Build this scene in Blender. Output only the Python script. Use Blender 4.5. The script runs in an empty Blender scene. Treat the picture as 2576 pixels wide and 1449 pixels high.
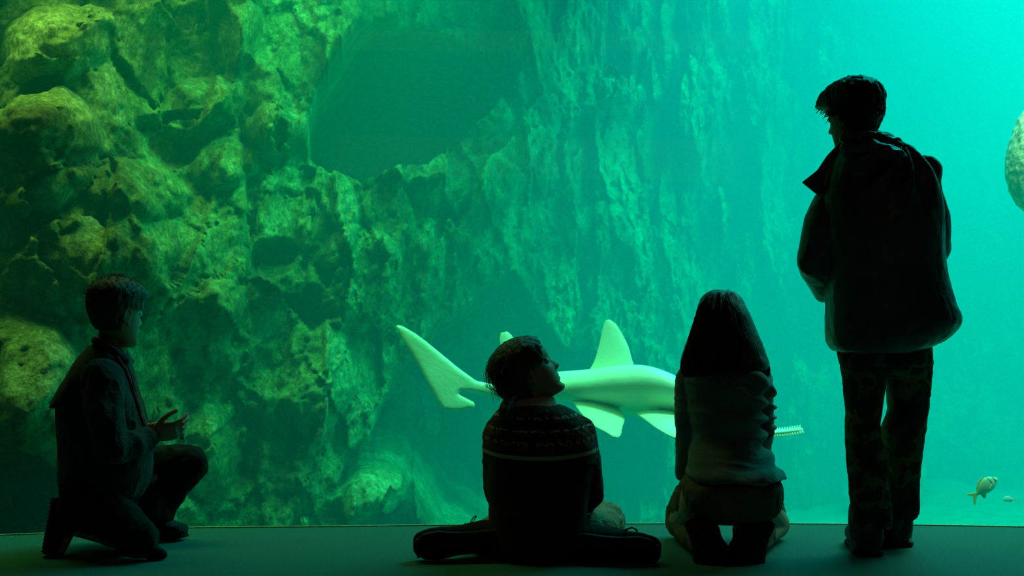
import bpy, bmesh, math, random
import numpy as np
from mathutils import Vector, Matrix, noise as mn

S = bpy.context.scene
C = S.collection
PI = math.pi
# ------------------------------------------------------------------ camera
F, CX, CY, EYE = 3420.0, 1288.0, 724.5, 0.90        # focal length in pixels of the 2576 x 1449 frame
cam = bpy.data.objects.new('camera', bpy.data.cameras.new('camera'))
C.objects.link(cam); S.camera = cam
cam.location = (0, 0, EYE); cam.rotation_euler = (PI/2, 0, 0)
cam.data.sensor_width = 36; cam.data.lens = F/2576*36
cam.data.dof.use_dof = True; cam.data.dof.focus_distance = 4.55; cam.data.dof.aperture_fstop = 6.3
# ------------------------------------------------------------------ world, exposure, lamps
w = bpy.data.worlds.new('world'); S.world = w; w.use_nodes = True
w.node_tree.nodes['Background'].inputs[0].default_value = (0, 0, 0, 1)
w.node_tree.nodes['Background'].inputs[1].default_value = 0
S.view_settings.view_transform = 'Standard'; S.view_settings.look = 'None'
S.view_settings.gamma = 1; S.view_settings.use_curve_mapping = False
S.view_settings.exposure = 0.0
cy = S.cycles
cy.use_denoising = True; cy.use_adaptive_sampling = True; cy.adaptive_threshold = .03; cy.adaptive_min_samples = 16
cy.max_bounces = 6; cy.volume_bounces = 1; cy.diffuse_bounces = 3; cy.transparent_max_bounces = 12
cy.sample_clamp_indirect = 4; cy.caustics_reflective = False; cy.caustics_refractive = False

def lamp(name, kind, loc, power, col, size=1, size_y=None, aim=None, spot=60, blend=.5, spread=180):
    d = bpy.data.lights.new(name, kind); d.energy = power; d.color = col
    if kind == 'AREA':
        d.shape = 'RECTANGLE'; d.size = size; d.size_y = size_y or size; d.spread = math.radians(spread)
    elif kind == 'SPOT':
        d.shadow_soft_size = size; d.spot_size = math.radians(spot); d.spot_blend = blend
    o = bpy.data.objects.new(name, d); C.objects.link(o); o.location = loc
    if aim is not None:
        o.rotation_euler = (Vector(aim)-Vector(loc)).to_track_quat('-Z', 'Y').to_euler()
    return o
lamp('tank_skylight', 'AREA', (5.9, 10.6, 5.4), 1400, (0.0, 1.0, 0.98), 6.5, 8.5, aim=(5.6, 10.6, 0), spread=125)
lamp('tank_front_fill', 'AREA', (-2.0, 5.8, 3.2), 60, (0.85, 1.0, 0.22), 3.2, 0.9, aim=(-2.1, 7.2, 0.3), spread=130)  # added fill just behind the glass, brightens the left rock
lamp('tank_right_fill', 'AREA', (2.7, 5.75, 3.1), 46, (0.80, 1.0, 0.60), 1.2, 0.4, aim=(2.5, 6.8, 0.2), spread=110)  # unseen extra light, put in to lift the small fish at right
lamp('tank_rock_fill', 'SPOT', (-0.2, 6.2, 3.4), 430, (0.12, 1.0, 0.40), 0.35, aim=(-1.1, 8.4, 0.4), spot=76, blend=.5)  # invented spot that fills in the rock around the caves
lamp('tank_fish_fill', 'SPOT', (1.0, 5.9, 3.9), 760, (0.50, 1.0, 0.66), 0.2, aim=(0.42, 6.8, 0.30), spot=38, blend=.8)  # spot added only to brighten the sawfish
lamp('hall_fill', 'AREA', (0.5, 0.0, 3.85), 2.9, (1.0, 0.62, 0.40), 2.5, 1.0, aim=(0, 4.6, 0.6))  # added warm fill from the camera side for the figures' backs

# ------------------------------------------------------------------ helpers
def P(px, py, d):
    return Vector(((px-CX)*d/F, d, EYE-(py-CY)*d/F))

def _hash(ix, iy, iz, seed):
    h = (ix*374761393 + iy*668265263 + iz*2147483647 + seed*1274126177) & 0xffffffff
    h = ((h ^ (h >> 13))*1274126177) & 0xffffffff
    return ((h ^ (h >> 16)) & 0xffff)/65535.0
def vnoise(p, seed=0):
    i = np.floor(p).astype(np.int64); f = p-i; f = f*f*(3-2*f)
    x, y, z = i[..., 0], i[..., 1], i[..., 2]; u, v, t = f[..., 0], f[..., 1], f[..., 2]
    def c(a, b, d): return _hash(x+a, y+b, z+d, seed)
    def L(a, b, k): return a+(b-a)*k
    return L(L(L(c(0,0,0), c(1,0,0), u), L(c(0,1,0), c(1,1,0), u), v),
             L(L(c(0,0,1), c(1,0,1), u), L(c(0,1,1), c(1,1,1), u), v), t)
def fbm(p, octaves=4, seed=0, ridged=False):
    s = 0; a = .5; n = 0
    for k in range(octaves):
        q = vnoise(p*(2.03**k)+k*17.3, seed+k)
        if ridged: q = 1-abs(2*q-1)
        s = s+a*q; n += a; a *= .5
    return s/n
def sstep(a, b, x):
    t = np.clip((x-a)/(b-a), 0, 1); return t*t*(3-2*t)

def mat(name, col, rough=.9, col2=None, scale=20, bump=0, bscale=60, spec=.2, detail=6, lo=.35, hi=.65, stretch=(1, 1, 1), sheen=0):
    m = bpy.data.materials.new(name); m.use_nodes = True; nt = m.node_tree; b = nt.nodes['Principled BSDF']
    b.inputs['Roughness'].default_value = rough; b.inputs['Specular IOR Level'].default_value = spec
    b.inputs['Base Color'].default_value = (*col, 1)
    if sheen:
        b.inputs['Sheen Weight'].default_value = sheen; b.inputs['Sheen Roughness'].default_value = .5
    tc = nt.nodes.new('ShaderNodeTexCoord'); mp = nt.nodes.new('ShaderNodeMapping')
    mp.inputs['Scale'].default_value = stretch
    nt.links.new(tc.outputs['Object'], mp.inputs[0])
    n = nt.nodes.new('ShaderNodeTexNoise'); n.inputs['Scale'].default_value = scale; n.inputs['Detail'].default_value = detail
    nt.links.new(mp.outputs[0], n.inputs[0])
    r = nt.nodes.new('ShaderNodeValToRGB'); r.color_ramp.elements[0].position = lo; r.color_ramp.elements[1].position = hi
    r.color_ramp.elements[0].color = (*col, 1); r.color_ramp.elements[1].color = (*(col2 or [c*.75 for c in col]), 1)
    nt.links.new(n.outputs['Fac'], r.inputs[0]); nt.links.new(r.outputs[0], b.inputs['Base Color'])
    if bump:
        n2 = nt.nodes.new('ShaderNodeTexNoise'); n2.inputs['Scale'].default_value = bscale; n2.inputs['Detail'].default_value = 4
        nt.links.new(mp.outputs[0], n2.inputs[0])
        bp = nt.nodes.new('ShaderNodeBump'); bp.inputs['Strength'].default_value = bump; bp.inputs['Distance'].default_value = .01
        nt.links.new(n2.outputs['Fac'], bp.inputs['Height']); nt.links.new(bp.outputs[0], b.inputs['Normal'])
    return m

def sphere(bm, c, r, R=None, u=24, v=16):
    r = (r, r, r) if not hasattr(r, '__len__') else r
    M = Matrix.Translation(c) @ (R.to_4x4() if R is not None else Matrix()) @ Matrix.Diagonal((*r, 1))
    bmesh.ops.create_uvsphere(bm, u_segments=u, v_segments=v, radius=1, matrix=M)
def limb(bm, pts, seg=20):
    """tapered capsules through (point, radius)"""
    for p, r in pts: sphere(bm, p, r, u=seg, v=12)
    for (p, r), (q, s) in zip(pts[:-1], pts[1:]):
        d = q-p
        if d.length < 1e-5: continue
        M = Matrix.Translation((p+q)/2) @ d.to_track_quat('Z', 'Y').to_matrix().to_4x4()
        bmesh.ops.create_cone(bm, cap_ends=True, segments=seg, radius1=r, radius2=s, depth=d.length, matrix=M)
def loft(bm, rings, seg=40, e=2.0):
    """rings: (centre, half axis a, half axis b) swept into one closed tube of superellipses"""
    vs = []
    for (c, a, b) in rings:
        row = []
        for k in range(seg):
            t = 2*PI*k/seg; ct, st = math.cos(t), math.sin(t)
            x = math.copysign(abs(ct)**(2/e), ct); y = math.copysign(abs(st)**(2/e), st)
            row.append(bm.verts.new(c+a*x+b*y))
        vs.append(row)
    for r0, r1 in zip(vs[:-1], vs[1:]):
        for k in range(seg):
            bm.faces.new((r0[k], r0[(k+1) % seg], r1[(k+1) % seg], r1[k]))
    bm.faces.new(list(reversed(vs[0]))); bm.faces.new(vs[-1])
def smooth_rows(rows, n):
    """Catmull-Rom resampling of tuples"""
    A = np.array(rows, float); out = []
    for i in range(len(A)-1):
        p0, p1, p2, p3 = A[max(i-1, 0)], A[i], A[i+1], A[min(i+2, len(A)-1)]
        for k in range(n):
            t = k/n
            out.append(.5*((2*p1)+(-p0+p2)*t+(2*p0-5*p1+4*p2-p3)*t*t+(-p0+3*p1-3*p2+p3)*t**3))
    out.append(A[-1]); return out
def rows(bm, rr, e=2.3, n=4):
    """outline rows (py, x_left, x_right, distance, half thickness)"""
    R = []
    for py, xl, xr, d, t in smooth_rows(rr, n):
        R.append((P((xl+xr)/2, py, d), Vector(((xr-xl)/2*d/F, 0, 0)), Vector((0, t, 0))))
    loft(bm, R, e=e)

def slab(bm, pts, d, th, lean=0):
    a = [bm.verts.new(P(x, y, d)+Vector((0, -th, 0))) for x, y in pts]; c_ = [bm.verts.new(P(x, y, d)+Vector((0, th, 0))) for x, y in pts]
    bm.faces.new(a); bm.faces.new(list(reversed(c_)))
    for k in range(len(pts)): bm.faces.new((a[k], c_[k], c_[(k+1) % len(pts)], a[(k+1) % len(pts)]))
def finish(bm, name, material, parent=None, voxel=None, smooth=0, disp=None, origin=None, shade=True):
    bmesh.ops.recalc_face_normals(bm, faces=bm.faces)
    me = bpy.data.meshes.new(name); bm.to_mesh(me); bm.free()
    o = bpy.data.objects.new(name, me); C.objects.link(o)
    if voxel:
        m = o.modifiers.new('r', 'REMESH'); m.mode = 'VOXEL'; m.voxel_size = voxel
        if smooth:
            s = o.modifiers.new('s', 'SMOOTH'); s.iterations = smooth; s.factor = .5
        bpy.context.view_layer.update()
        dg = bpy.context.evaluated_depsgraph_get()
        me2 = bpy.data.meshes.new_from_object(o.evaluated_get(dg))
        o.modifiers.clear(); o.data = me2; bpy.data.meshes.remove(me); me = me2; me.name = name
    if disp is not None:
        n = len(me.vertices)
        co = np.empty(n*3, np.float32); me.vertices.foreach_get('co', co); co = co.reshape(-1, 3).astype(float)
        no = np.empty(n*3, np.float32); me.vertices.foreach_get('normal', no); no = no.reshape(-1, 3).astype(float)
        co = co+no*disp(co, no)[:, None]
        me.vertices.foreach_set('co', co.astype(np.float32).ravel())
    org = Vector(origin) if origin is not None else (Vector(parent['_o']) if parent is not None and '_o' in parent else Vector((0, 0, 0)))
    me.transform(Matrix.Translation(-org))
    if parent is not None: o.parent = parent
    elif origin is not None: o.location = org
    if shade: me.polygons.foreach_set('use_smooth', [True]*len(me.polygons))
    me.update()
    me.materials.clear(); me.materials.append(material)
    if parent is not None and '_o' in parent: o['_o'] = parent['_o']
    if parent is None and origin is not None: o['_o'] = tuple(org)
    return o
def thing(name, label, cat, loc, group=None):
    o = bpy.data.objects.new(name, None); C.objects.link(o); o.location = loc; o['_o'] = tuple(loc)
    o.empty_display_size = .1; o['label'] = label; o['category'] = cat
    if group: o['group'] = group
    return o
def folds(amp, sc=(14, 14, 5), seed=0, oct_=3, fine=0):
    sc = np.array(sc, float)
    def f(co, no):
        h = (fbm(co*sc, oct_, seed, True)-.55)*2*amp
        if fine: h = h+(vnoise(co*260, seed+9)-.5)*fine
        return h
    return f

# ------------------------------------------------------------------ the hall
def struct(o): o['kind'] = 'structure'; return o
EDGE = [(-4.6, 3.95), (-4.0, 4.17), (-3.0, 4.60), (-2.4, 4.80), (-1.86, 4.937), (-1.64, 4.985), (-1.26, 5.084), (-0.82, 5.109),
        (-0.13, 5.152), (0.62, 5.178), (1.23, 5.169), (1.92, 5.109), (3.0, 4.95), (4.0, 4.74), (4.6, 4.6)]
EC = [tuple(p) for p in smooth_rows(EDGE, 5)]
m_carpet = mat('carpet', (.045, .23, .20), 1, (.022, .125, .11), 190, .5, 500, .05, sheen=.15)
m_wall = mat('dark_paint', (.012, .013, .014), .9, bump=.1)
def ribbon_solid(front, back, z0, z1):
    bm = bmesh.new(); a = [bm.verts.new((x, y, z0)) for x, y in front]; b = [bm.verts.new((x, y, z0)) for x, y in back]
    c = [bm.verts.new((x, y, z1)) for x, y in front]; d = [bm.verts.new((x, y, z1)) for x, y in back]
    n = len(front)
    for i in range(n-1):
        for q in ((a[i], a[i+1], c[i+1], c[i]), (b[i+1], b[i], d[i], d[i+1]), (c[i], c[i+1], d[i+1], d[i]), (a[i+1], a[i], b[i], b[i+1])):
            bm.faces.new(q)
    bm.faces.new((a[0], c[0], d[0], b[0])); bm.faces.new((a[-1], b[-1], d[-1], c[-1]))
    return bm
off = lambda L, t: [(x, y+t) for x, y in L]
struct(finish(ribbon_solid([(x, -3.0) for x, y in EC], EC, -.12, 0), 'floor', m_carpet, shade=False))
m_trim = mat('painted_edge_light', (.75, .72, .40), .8, (.35, .36, .22), 120, .6, 200)  # pale colour paints in the bright line of light at the acrylic's foot
struct(finish(ribbon_solid(off(EC, .001), off(EC, .012), -.10, .004), 'trim_1', m_trim, shade=False))
def boxo(name, lo, hi, m):
    bm = bmesh.new()
    bmesh.ops.create_cube(bm, size=1, matrix=Matrix.Translation([(a+b)/2 for a, b in zip(lo, hi)]) @ Matrix.Diagonal([b-a for a, b in zip(lo, hi)]+[1]))
    return struct(finish(bm, name, m, shade=False))
boxo('wall_left', (-4.75, -3.1, -.12), (-4.6, 4.0, 4.0), m_wall)
boxo('wall_right', (4.6, -3.1, -.12), (4.75, 4.7, 4.0), m_wall)
boxo('wall_back', (-4.75, -3.2, -.12), (4.75, -3.0, 4.0), m_wall)
boxo('ceiling', (-4.75, -3.2, 4.0), (4.75, 5.3, 4.15), m_wall)
struct(finish(ribbon_solid(off(EC, -.02), off(EC, .20), 3.5, 4.0), 'wall_front', m_wall, shade=False))
# window pane
mg = bpy.data.materials.new('acrylic'); mg.use_nodes = True; nt = mg.node_tree; nt.nodes.clear()
out = nt.nodes.new('ShaderNodeOutputMaterial'); mx = nt.nodes.new('ShaderNodeMixShader'); tr = nt.nodes.new('ShaderNodeBsdfTransparent')
gl = nt.nodes.new('ShaderNodeBsdfGlossy'); gl.inputs['Roughness'].default_value = .02
mx.inputs[0].default_value = .006
nt.links.new(tr.outputs[0], mx.inputs[1]); nt.links.new(gl.outputs[0], mx.inputs[2]); nt.links.new(mx.outputs[0], out.inputs[0])
struct(finish(ribbon_solid(off(EC, .014), off(EC, .074), -.12, 3.5), 'window_1', mg))
# ------------------------------------------------------------------ water
mw = bpy.data.materials.new('water'); mw.use_nodes = True; nt = mw.node_tree; nt.nodes.clear()
out = nt.nodes.new('ShaderNodeOutputMaterial'); ad = nt.nodes.new('ShaderNodeAddShader')
vs = nt.nodes.new('ShaderNodeVolumeScatter'); vs.inputs['Color'].default_value = (.0, .90, .98, 1); vs.inputs['Density'].default_value = .080; vs.inputs['Anisotropy'].default_value = .1
va = nt.nodes.new('ShaderNodeVolumeAbsorption'); va.inputs['Color'].default_value = (.0, .965, .90, 1); va.inputs['Density'].default_value = .40
nt.links.new(vs.outputs[0], ad.inputs[0]); nt.links.new(va.outputs[0], ad.inputs[1]); nt.links.new(ad.outputs[0], out.inputs['Volume'])
wt = finish(ribbon_solid(off(EC, .078), [(x*2.6, 21.0) for x, y in EC], -1.9, 4.45), 'tank_water', mw, shade=False)
wt['kind'] = 'stuff'; wt['label'] = 'hazy green and teal water filling the tank behind the window'; wt['category'] = 'water'

# ------------------------------------------------------------------ rock
m_rock = bpy.data.materials.new('algae_rock'); m_rock.use_nodes = True; nt = m_rock.node_tree; b = nt.nodes['Principled BSDF']
b.inputs['Roughness'].default_value = .95; b.inputs['Specular IOR Level'].default_value = .1
tc = nt.nodes.new('ShaderNodeTexCoord')
def N(scale, detail=8, rough=.6, typ='ShaderNodeTexNoise'):
    n = nt.nodes.new(typ); n.inputs['Scale'].default_value = scale
    if typ == 'ShaderNodeTexNoise': n.inputs['Detail'].default_value = detail; n.inputs['Roughness'].default_value = rough
    nt.links.new(tc.outputs['Object'], n.inputs['Vector']); return n
def ramp(src, els):
    r = nt.nodes.new('ShaderNodeValToRGB'); nt.links.new(src, r.inputs[0])
    while len(r.color_ramp.elements) < len(els): r.color_ramp.elements.new(.5)
    for e_, (p_, c_) in zip(r.color_ramp.elements, els): e_.position = p_; e_.color = (*c_, 1)
    return r
def mixc(kind, fac, a, b_):
    x = nt.nodes.new('ShaderNodeMix'); x.data_type = 'RGBA'; x.blend_type = kind
    if isinstance(fac, float): x.inputs[0].default_value = fac
    else: nt.links.new(fac, x.inputs[0])
    nt.links.new(a, x.inputs[6]); nt.links.new(b_, x.inputs[7]); return x.outputs[2]
big = ramp(N(1.7, 6, .65).outputs['Fac'], [(.34, (.18, .16, .07)), (.5, (.45, .48, .18)), (.66, (1.0, 1.0, .55))])
mid = ramp(N(13, 10, .82).outputs['Fac'], [(.36, (.10, .09, .05)), (.52, (.45, .48, .25)), (.66, (1.0, 1.0, .8))])
spk = ramp(N(38, 6, .85).outputs['Fac'], [(.38, (.10, .09, .07)), (.5, (.55, .55, .42)), (.60, (1, 1, .85))])
c1 = mixc('MULTIPLY', .85, big.outputs[0], mid.outputs[0]); c2 = mixc('MULTIPLY', .9, c1, spk.outputs[0])
gm = nt.nodes.new('ShaderNodeBrightContrast'); gm.inputs[1].default_value = .0; gm.inputs[2].default_value = 0
g2 = nt.nodes.new('ShaderNodeGamma'); g2.inputs[1].default_value = .85; nt.links.new(c2, g2.inputs[0]); nt.links.new(g2.outputs[0], b.inputs['Base Color'])
bp = nt.nodes.new('ShaderNodeBump'); bp.inputs['Strength'].default_value = .9; bp.inputs['Distance'].default_value = .035
nt.links.new(N(9, 10, .7).outputs['Fac'], bp.inputs['Height']); nt.links.new(bp.outputs[0], b.inputs['Normal'])

def poly_dist(px, py, poly):
    """signed distance in the outline's own units: positive inside"""
    A = np.array(poly, float); d = np.full(px.shape, 1e9); inside = np.zeros(px.shape, bool)
    for i in range(len(A)):
        a, b_ = A[i], A[(i+1) % len(A)]; e_ = b_-a
        t = np.clip(((px-a[0])*e_[0]+(py-a[1])*e_[1])/(e_@e_), 0, 1)
        d = np.minimum(d, np.hypot(px-a[0]-t*e_[0], py-a[1]-t*e_[1]))
        cr = ((a[1] > py) != (b_[1] > py)) & (px < (b_[0]-a[0])*(py-a[1])/(b_[1]-a[1]+1e-12)+a[0])
        inside ^= cr
    return np.where(inside, d, -d)
PATH = smooth_rows([(-6.0, 4.6), (-4.0, 5.6), (-2.35, 6.15), (-1.75, 6.8), (-1.1, 7.7), (-0.2, 9.4), (1.0, 11.6), (2.6, 14.4), (5.0, 17.0), (9.0, 18.6), (13.0, 19.5)], 30)
PATH = np.array(PATH); seglen = np.r_[0, np.cumsum(np.hypot(*np.diff(PATH, axis=0).T))]
NS, NZ = 1100, 520
# denser where the camera is near
sv = np.linspace(0, 1, NS)**1.35*seglen[-1]
X0 = np.interp(sv, seglen, PATH[:, 0]); Y0 = np.interp(sv, seglen, PATH[:, 1]); zv = np.linspace(-1.9, 4.6, NZ)
BX, BZ = np.meshgrid(X0, zv, indexing='ij'); BY = np.repeat(Y0[:, None], NZ, 1)
q = np.stack([BX, BY, BZ], -1)
ppx = CX+BX/BY*F; ppy = CY-(BZ-EYE)/BY*F
wob = (fbm(q*2.6, 5, 5)-.5)*110
cave1 = [(985, 35), (1120, 70), (1230, 135), (1310, 185), (1290, 240), (1190, 340), (1090, 400), (1000, 420), (900, 445), (830, 430), (785, 400), (778, 300), (800, 220), (850, 160), (900, 80)]
cave2 = [(820, 1210), (900, 1130), (960, 1040), (1010, 930), (1090, 810), (1190, 740), (1290, 700), (1340, 780), (1420, 860), (1560, 900), (1660, 1000), (1680, 1200), (1600, 1330), (1300, 1400), (1120, 1330), (1010, 1190), (930, 1170)]
d1 = poly_dist(ppx+wob*.12, ppy+wob*.12, cave1); d2 = poly_dist(ppx+wob*.6, ppy+wob*.5, cave2)
push = 4.2*sstep(-4, 12, d1)+2.6*sstep(-10, 45, d2)
# boulders: (px, py, rx, ry, out towards the window in metres)
bould = [(90, 380, 170, 190, .75), (150, 80, 150, 120, .45), (480, 150, 120, 160, -.35), (500, 260, 120, 80, .35), (600, 40, 60, 160, .35), (420, 330, 80, 80, -.40),
         (700, 340, 90, 60, .35), (330, 480, 150, 70, .3), (560, 410, 90, 60, .25), (100, 190, 55, 35, -.75), (200, 620, 250, 170, .35), (20, 1230, 120, 110, -.6), (60, 950, 150, 160, .5),
         (560, 760, 60, 70, .30), (830, 560, 80, 130, .35), (690, 640, 60, 60, -.45), (700, 860, 120, 120, -.3), (900, 700, 130, 130, .35), (600, 1080, 60, 170, -.25), (800, 950, 100, 140, .35),
         (1080, 660, 40, 110, .3), (1180, 480, 150, 70, .35), (520, 1130, 70, 130, .3), (940, 1240, 90, 70, .5), (1330, 130, 60, 160, .4), (1560, 240, 60, 60, .5), (1500, 580, 80, 80, .5)]
rel = np.zeros_like(BX)
for bx, by, rx, ry, a in bould:
    r2 = ((ppx-bx+wob*.4)/rx)**2+((ppy-by+wob*.4)/ry)**2
    rel += a*np.where(r2 < 1, np.sqrt(np.clip(1-r2, 0, 1)), 0)*(1.0 if a > 0 else .8)
def facets(p, seed):
    """blocky rock: every Voronoi cell is its own tilted plane"""
    p = p+(np.stack([fbm(p*1.6+k*9, 3, seed+40+k) for k in range(3)], -1)-.5)*.7
    i0 = np.floor(p).astype(np.int64); best = np.full(p.shape[:-1], 9.0); val = np.zeros(p.shape[:-1])
    for a in (-1, 0, 1):
        for b_ in (-1, 0, 1):
            for c_ in (-1, 0, 1):
                ii = i0+np.array([a, b_, c_]); h = [_hash(ii[..., 0], ii[..., 1], ii[..., 2], seed+k) for k in range(6)]
                cc = ii+np.stack(h[:3], -1); dd = p-cc; r2 = (dd**2).sum(-1)
                v = (h[3]-.5)+(dd[..., 0]*(h[4]-.5)+dd[..., 2]*(h[5]-.4))*1.3
                m_ = r2 < best; best = np.where(m_, r2, best); val = np.where(m_, v, val)
    return val
rough = (vnoise(q*23, 77)-.5)*.035+(vnoise(q*48, 78)-.5)*.022+facets(q*np.array([1.0, 1.0, .75]), 3)*.60+facets(q*np.array([2.7, 2.7, 1.9])+5, 7)*.20+facets(q*7.0, 11)*.05
rough += (fbm(q*.9, 4, 1)-.5)*.8+(fbm(q*4.5+7, 5, 2)-.5)*.16
amp = np.interp(BY, [5, 7, 12, 15], [.85, 1.0, 1.7, 2.2])
fwd = rel*.8+rough*amp
dxn = BX/np.hypot(BX, BY); dyn = BY/np.hypot(BX, BY)
tot = push-fwd
GX = BX+dxn*tot; GY = BY+dyn*tot
lim = np.interp(GX, [-4.6, -3, -1.86, 0, 5], [4.35, 4.85, 5.2, 5.4, 5.4]); GY = np.maximum(GY, lim+.06)
GZ = BZ+(fbm(q*2.2+11, 4, 12)-.5)*.20 + np.where(push > .5, 0, 0)
co = np.stack([GX, GY, GZ], -1).reshape(-1, 3)
def grid_obj(name, co, ni, nj, m):
    idx = np.arange(ni*nj).reshape(ni, nj)
    f = np.stack([idx[:-1, :-1], idx[1:, :-1], idx[1:, 1:], idx[:-1, 1:]], -1).reshape(-1, 4)
    me = bpy.data.meshes.new(name); me.vertices.add(len(co)); me.vertices.foreach_set('co', co.astype(np.float32).ravel())
    me.loops.add(f.size); me.loops.foreach_set('vertex_index', f.ravel().astype(np.int32))
    me.polygons.add(len(f)); me.polygons.foreach_set('loop_start', np.arange(0, f.size, 4, dtype=np.int32))
    me.polygons.foreach_set('use_smooth', [True]*len(f)); me.update(calc_edges=True); me.validate()
    me.materials.append(m); o = bpy.data.objects.new(name, me); C.objects.link(o); return o
rk = grid_obj('rock_wall', co, NS, NZ, m_rock); rk['kind'] = 'thing'
rk['label'] = 'rugged algae covered rock wall with two dark cave openings inside the tank'; rk['category'] = 'rock'
# sandy tank bottom
xs = np.linspace(-6, 14, 220); ys = np.linspace(5.3, 21, 160); A, B = np.meshgrid(xs, ys, indexing='ij')
sq = np.stack([A, B, A*0], -1)
sand = np.stack([A, B, -1.62+(fbm(sq*.6, 4, 30)-.5)*.5], -1).reshape(-1, 3)
m_sand = mat('sand', (.32, .34, .2), 1, (.2, .22, .13), 5, .5, 40)
struct(grid_obj('ground_tank_bottom', sand, 220, 160, m_sand))
# ------------------------------------------------------------------ people
m_skin = mat('skin', (.50, .26, .17), .6, (.42, .20, .13), 8, .05, 300, .3)
m_eye = mat('eye_white', (.6, .58, .55), .3, (.5, .48, .45), 5)
def frame(centre, fwd, up, s=1.0):
    f = Vector(fwd).normalized(); u = Vector(up); u = (u-f*u.dot(f)).normalized(); r = f.cross(u)
    M = Matrix((r, f, u)).transposed().to_4x4(); return Matrix.Translation(centre) @ M @ Matrix.Scale(s, 4)
HP = smooth_rows([(-.115, .066, -.028, .014), (-.112, .080, -.005, .030), (-.100, .088, .006, .040), (-.085, .082, -.012, .049), (-.068, .083, -.040, .056),
      (-.050, .084, -.062, .061), (-.030, .085, -.078, .066), (-.010, .083, -.090, .070), (.008, .080, -.097, .073), (.026, .089, -.102, .075),
      (.050, .089, -.103, .076), (.075, .078, -.096, .070), (.095, .055, -.076, .056), (.108, .026, -.046, .036), (.114, .0, -.018, .010)], 6)
def g(x, s): return math.exp(-(x/s)**2)
def head(bm, M, nose=1.0):
    """a face with brow, eye sockets, nose, lips, chin and ears, looking along +y"""
    seg = 72; vs = []
    for (z, yf, yb, hw) in HP:
        row = []; cyy = (yf+yb)/2; hy = (yf-yb)/2
        for k in range(seg):
            t = 2*PI*k/seg; c_, s_ = math.cos(t), math.sin(t); ex = 2.25
            x = hw*math.copysign(abs(c_)**(2/ex), c_); y = cyy+hy*math.copysign(abs(s_)**(2/ex), s_)
            if s_ > 0:
                prof = 0
                if -.045 < z < .03: prof = .026*nose*max(0, min(1, (.030-z)/.055))*(1 if z > -.03 else max(0, (z+.045)/.015))
                y += prof*g(x, .011+.005*g(z+.03, .014))
                y += .0045*g(z+.034, .010)*g(abs(x)-.011, .006)
                y += .006*g(z+.056, .006)*g(x, .020)+.0055*g(z+.070, .006)*g(x, .018)-.004*g(z+.063, .003)*g(x, .022)
                y -= .011*g(z-.006, .012)*g(abs(x)-.032, .015)
                y += .003*g(z-.024, .008)*g(abs(x)-.030, .02)
                y -= .004*g(z+.083, .006)*g(x, .02)
            row.append(bm.verts.new(M @ Vector((x, y, z))))
        vs.append(row)
    for a, b_ in zip(vs[:-1], vs[1:]):
        for k in range(seg): bm.faces.new((a[k], a[(k+1) % seg], b_[(k+1) % seg], b_[k]))
    bm.faces.new(list(reversed(vs[0]))); bm.faces.new(vs[-1])
    sc = M.to_scale().x; R3 = M.to_3x3().normalized()
    for sx in (-1, 1):
        pts = []
        for k in range(13):
            t = k/12*1.75*PI-.35*PI
            pts.append((M @ Vector((sx*(.078+.004*math.sin(t)), -.014-.014*math.cos(t), -.004+.028*math.sin(t))), .0042*sc))
        limb(bm, pts, 8)
        sphere(bm, M @ Vector((sx*.074, -.012, -.004)), (.007*sc, .014*sc, .026*sc), R3)
        sphere(bm, M @ Vector((sx*.077, -.008, -.034)), (.005*sc, .008*sc, .009*sc), R3)
def eyes(root, M):
    for sx in (-1, 1):
        bm = bmesh.new(); c_ = M @ Vector((sx*.032, .0675, .006)); sphere(bm, c_, .0125*M.to_scale().x)
        finish(bm, 'eye', m_eye, root)
def hairshell(bm, M, region, thick, seed=0, strand=.004, seg=160, nz=70):
    """scalp-hugging hair: pushed out where region(dir) holds, sunk into the head elsewhere"""
    Z = np.linspace(0, 1, nz); H = np.array(HP); u_ = np.linspace(0, 1, len(H)); vs = []
    for a in Z:
        z, yf, yb, hw = [np.interp(a, u_, H[:, i]) for i in range(4)]
        cyy = (yf+yb)/2; hy = (yf-yb)/2; row = []
        for k in range(seg):
            t = 2*PI*k/seg; c_, s_ = math.cos(t), math.sin(t); ex = 2.25
            p = Vector((hw*math.copysign(abs(c_)**(2/ex), c_), cyy+hy*math.copysign(abs(s_)**(2/ex), s_), z))
            n = Vector((p.x/.006, (p.y+.01)/.009, (p.z-.02)/.012)).normalized()
            r_ = region(p)                                   # 0..1
            th = thick(p) if callable(thick) else thick
            nn = mn.noise(Vector((p.x*90, p.y*90, p.z*28+seed)))+.6*mn.noise(Vector((p.x*230, p.y*230, p.z*60+seed)))
            row.append(bm.verts.new(M @ (p+n*(r_*(th+nn*strand)-(1-r_)*.010))))
        vs.append(row)
    for a, b_ in zip(vs[:-1], vs[1:]):
        for k in range(seg): bm.faces.new((a[k], a[(k+1) % seg], b_[(k+1) % seg], b_[k]))
    bm.faces.new(list(reversed(vs[0]))); bm.faces.new(vs[-1])
def strand(bm, pts, r):
    """one thin three-sided lock through points"""
    rings = []
    for i, p in enumerate(pts):
        d = (pts[min(i+1, len(pts)-1)]-pts[max(i-1, 0)]).normalized(); a = d.orthogonal().normalized(); b_ = d.cross(a)
        rr = r*(1-.75*i/(len(pts)-1))
        rings.append([bm.verts.new(p+(a*math.cos(t)+b_*math.sin(t))*rr) for t in (0, 2.09, 4.19)])
    for x, y in zip(rings[:-1], rings[1:]):
        for k in range(3): bm.faces.new((x[k], x[(k+1) % 3], y[(k+1) % 3], y[k]))
    bm.faces.new(rings[0]); bm.faces.new(rings[-1])
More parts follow.
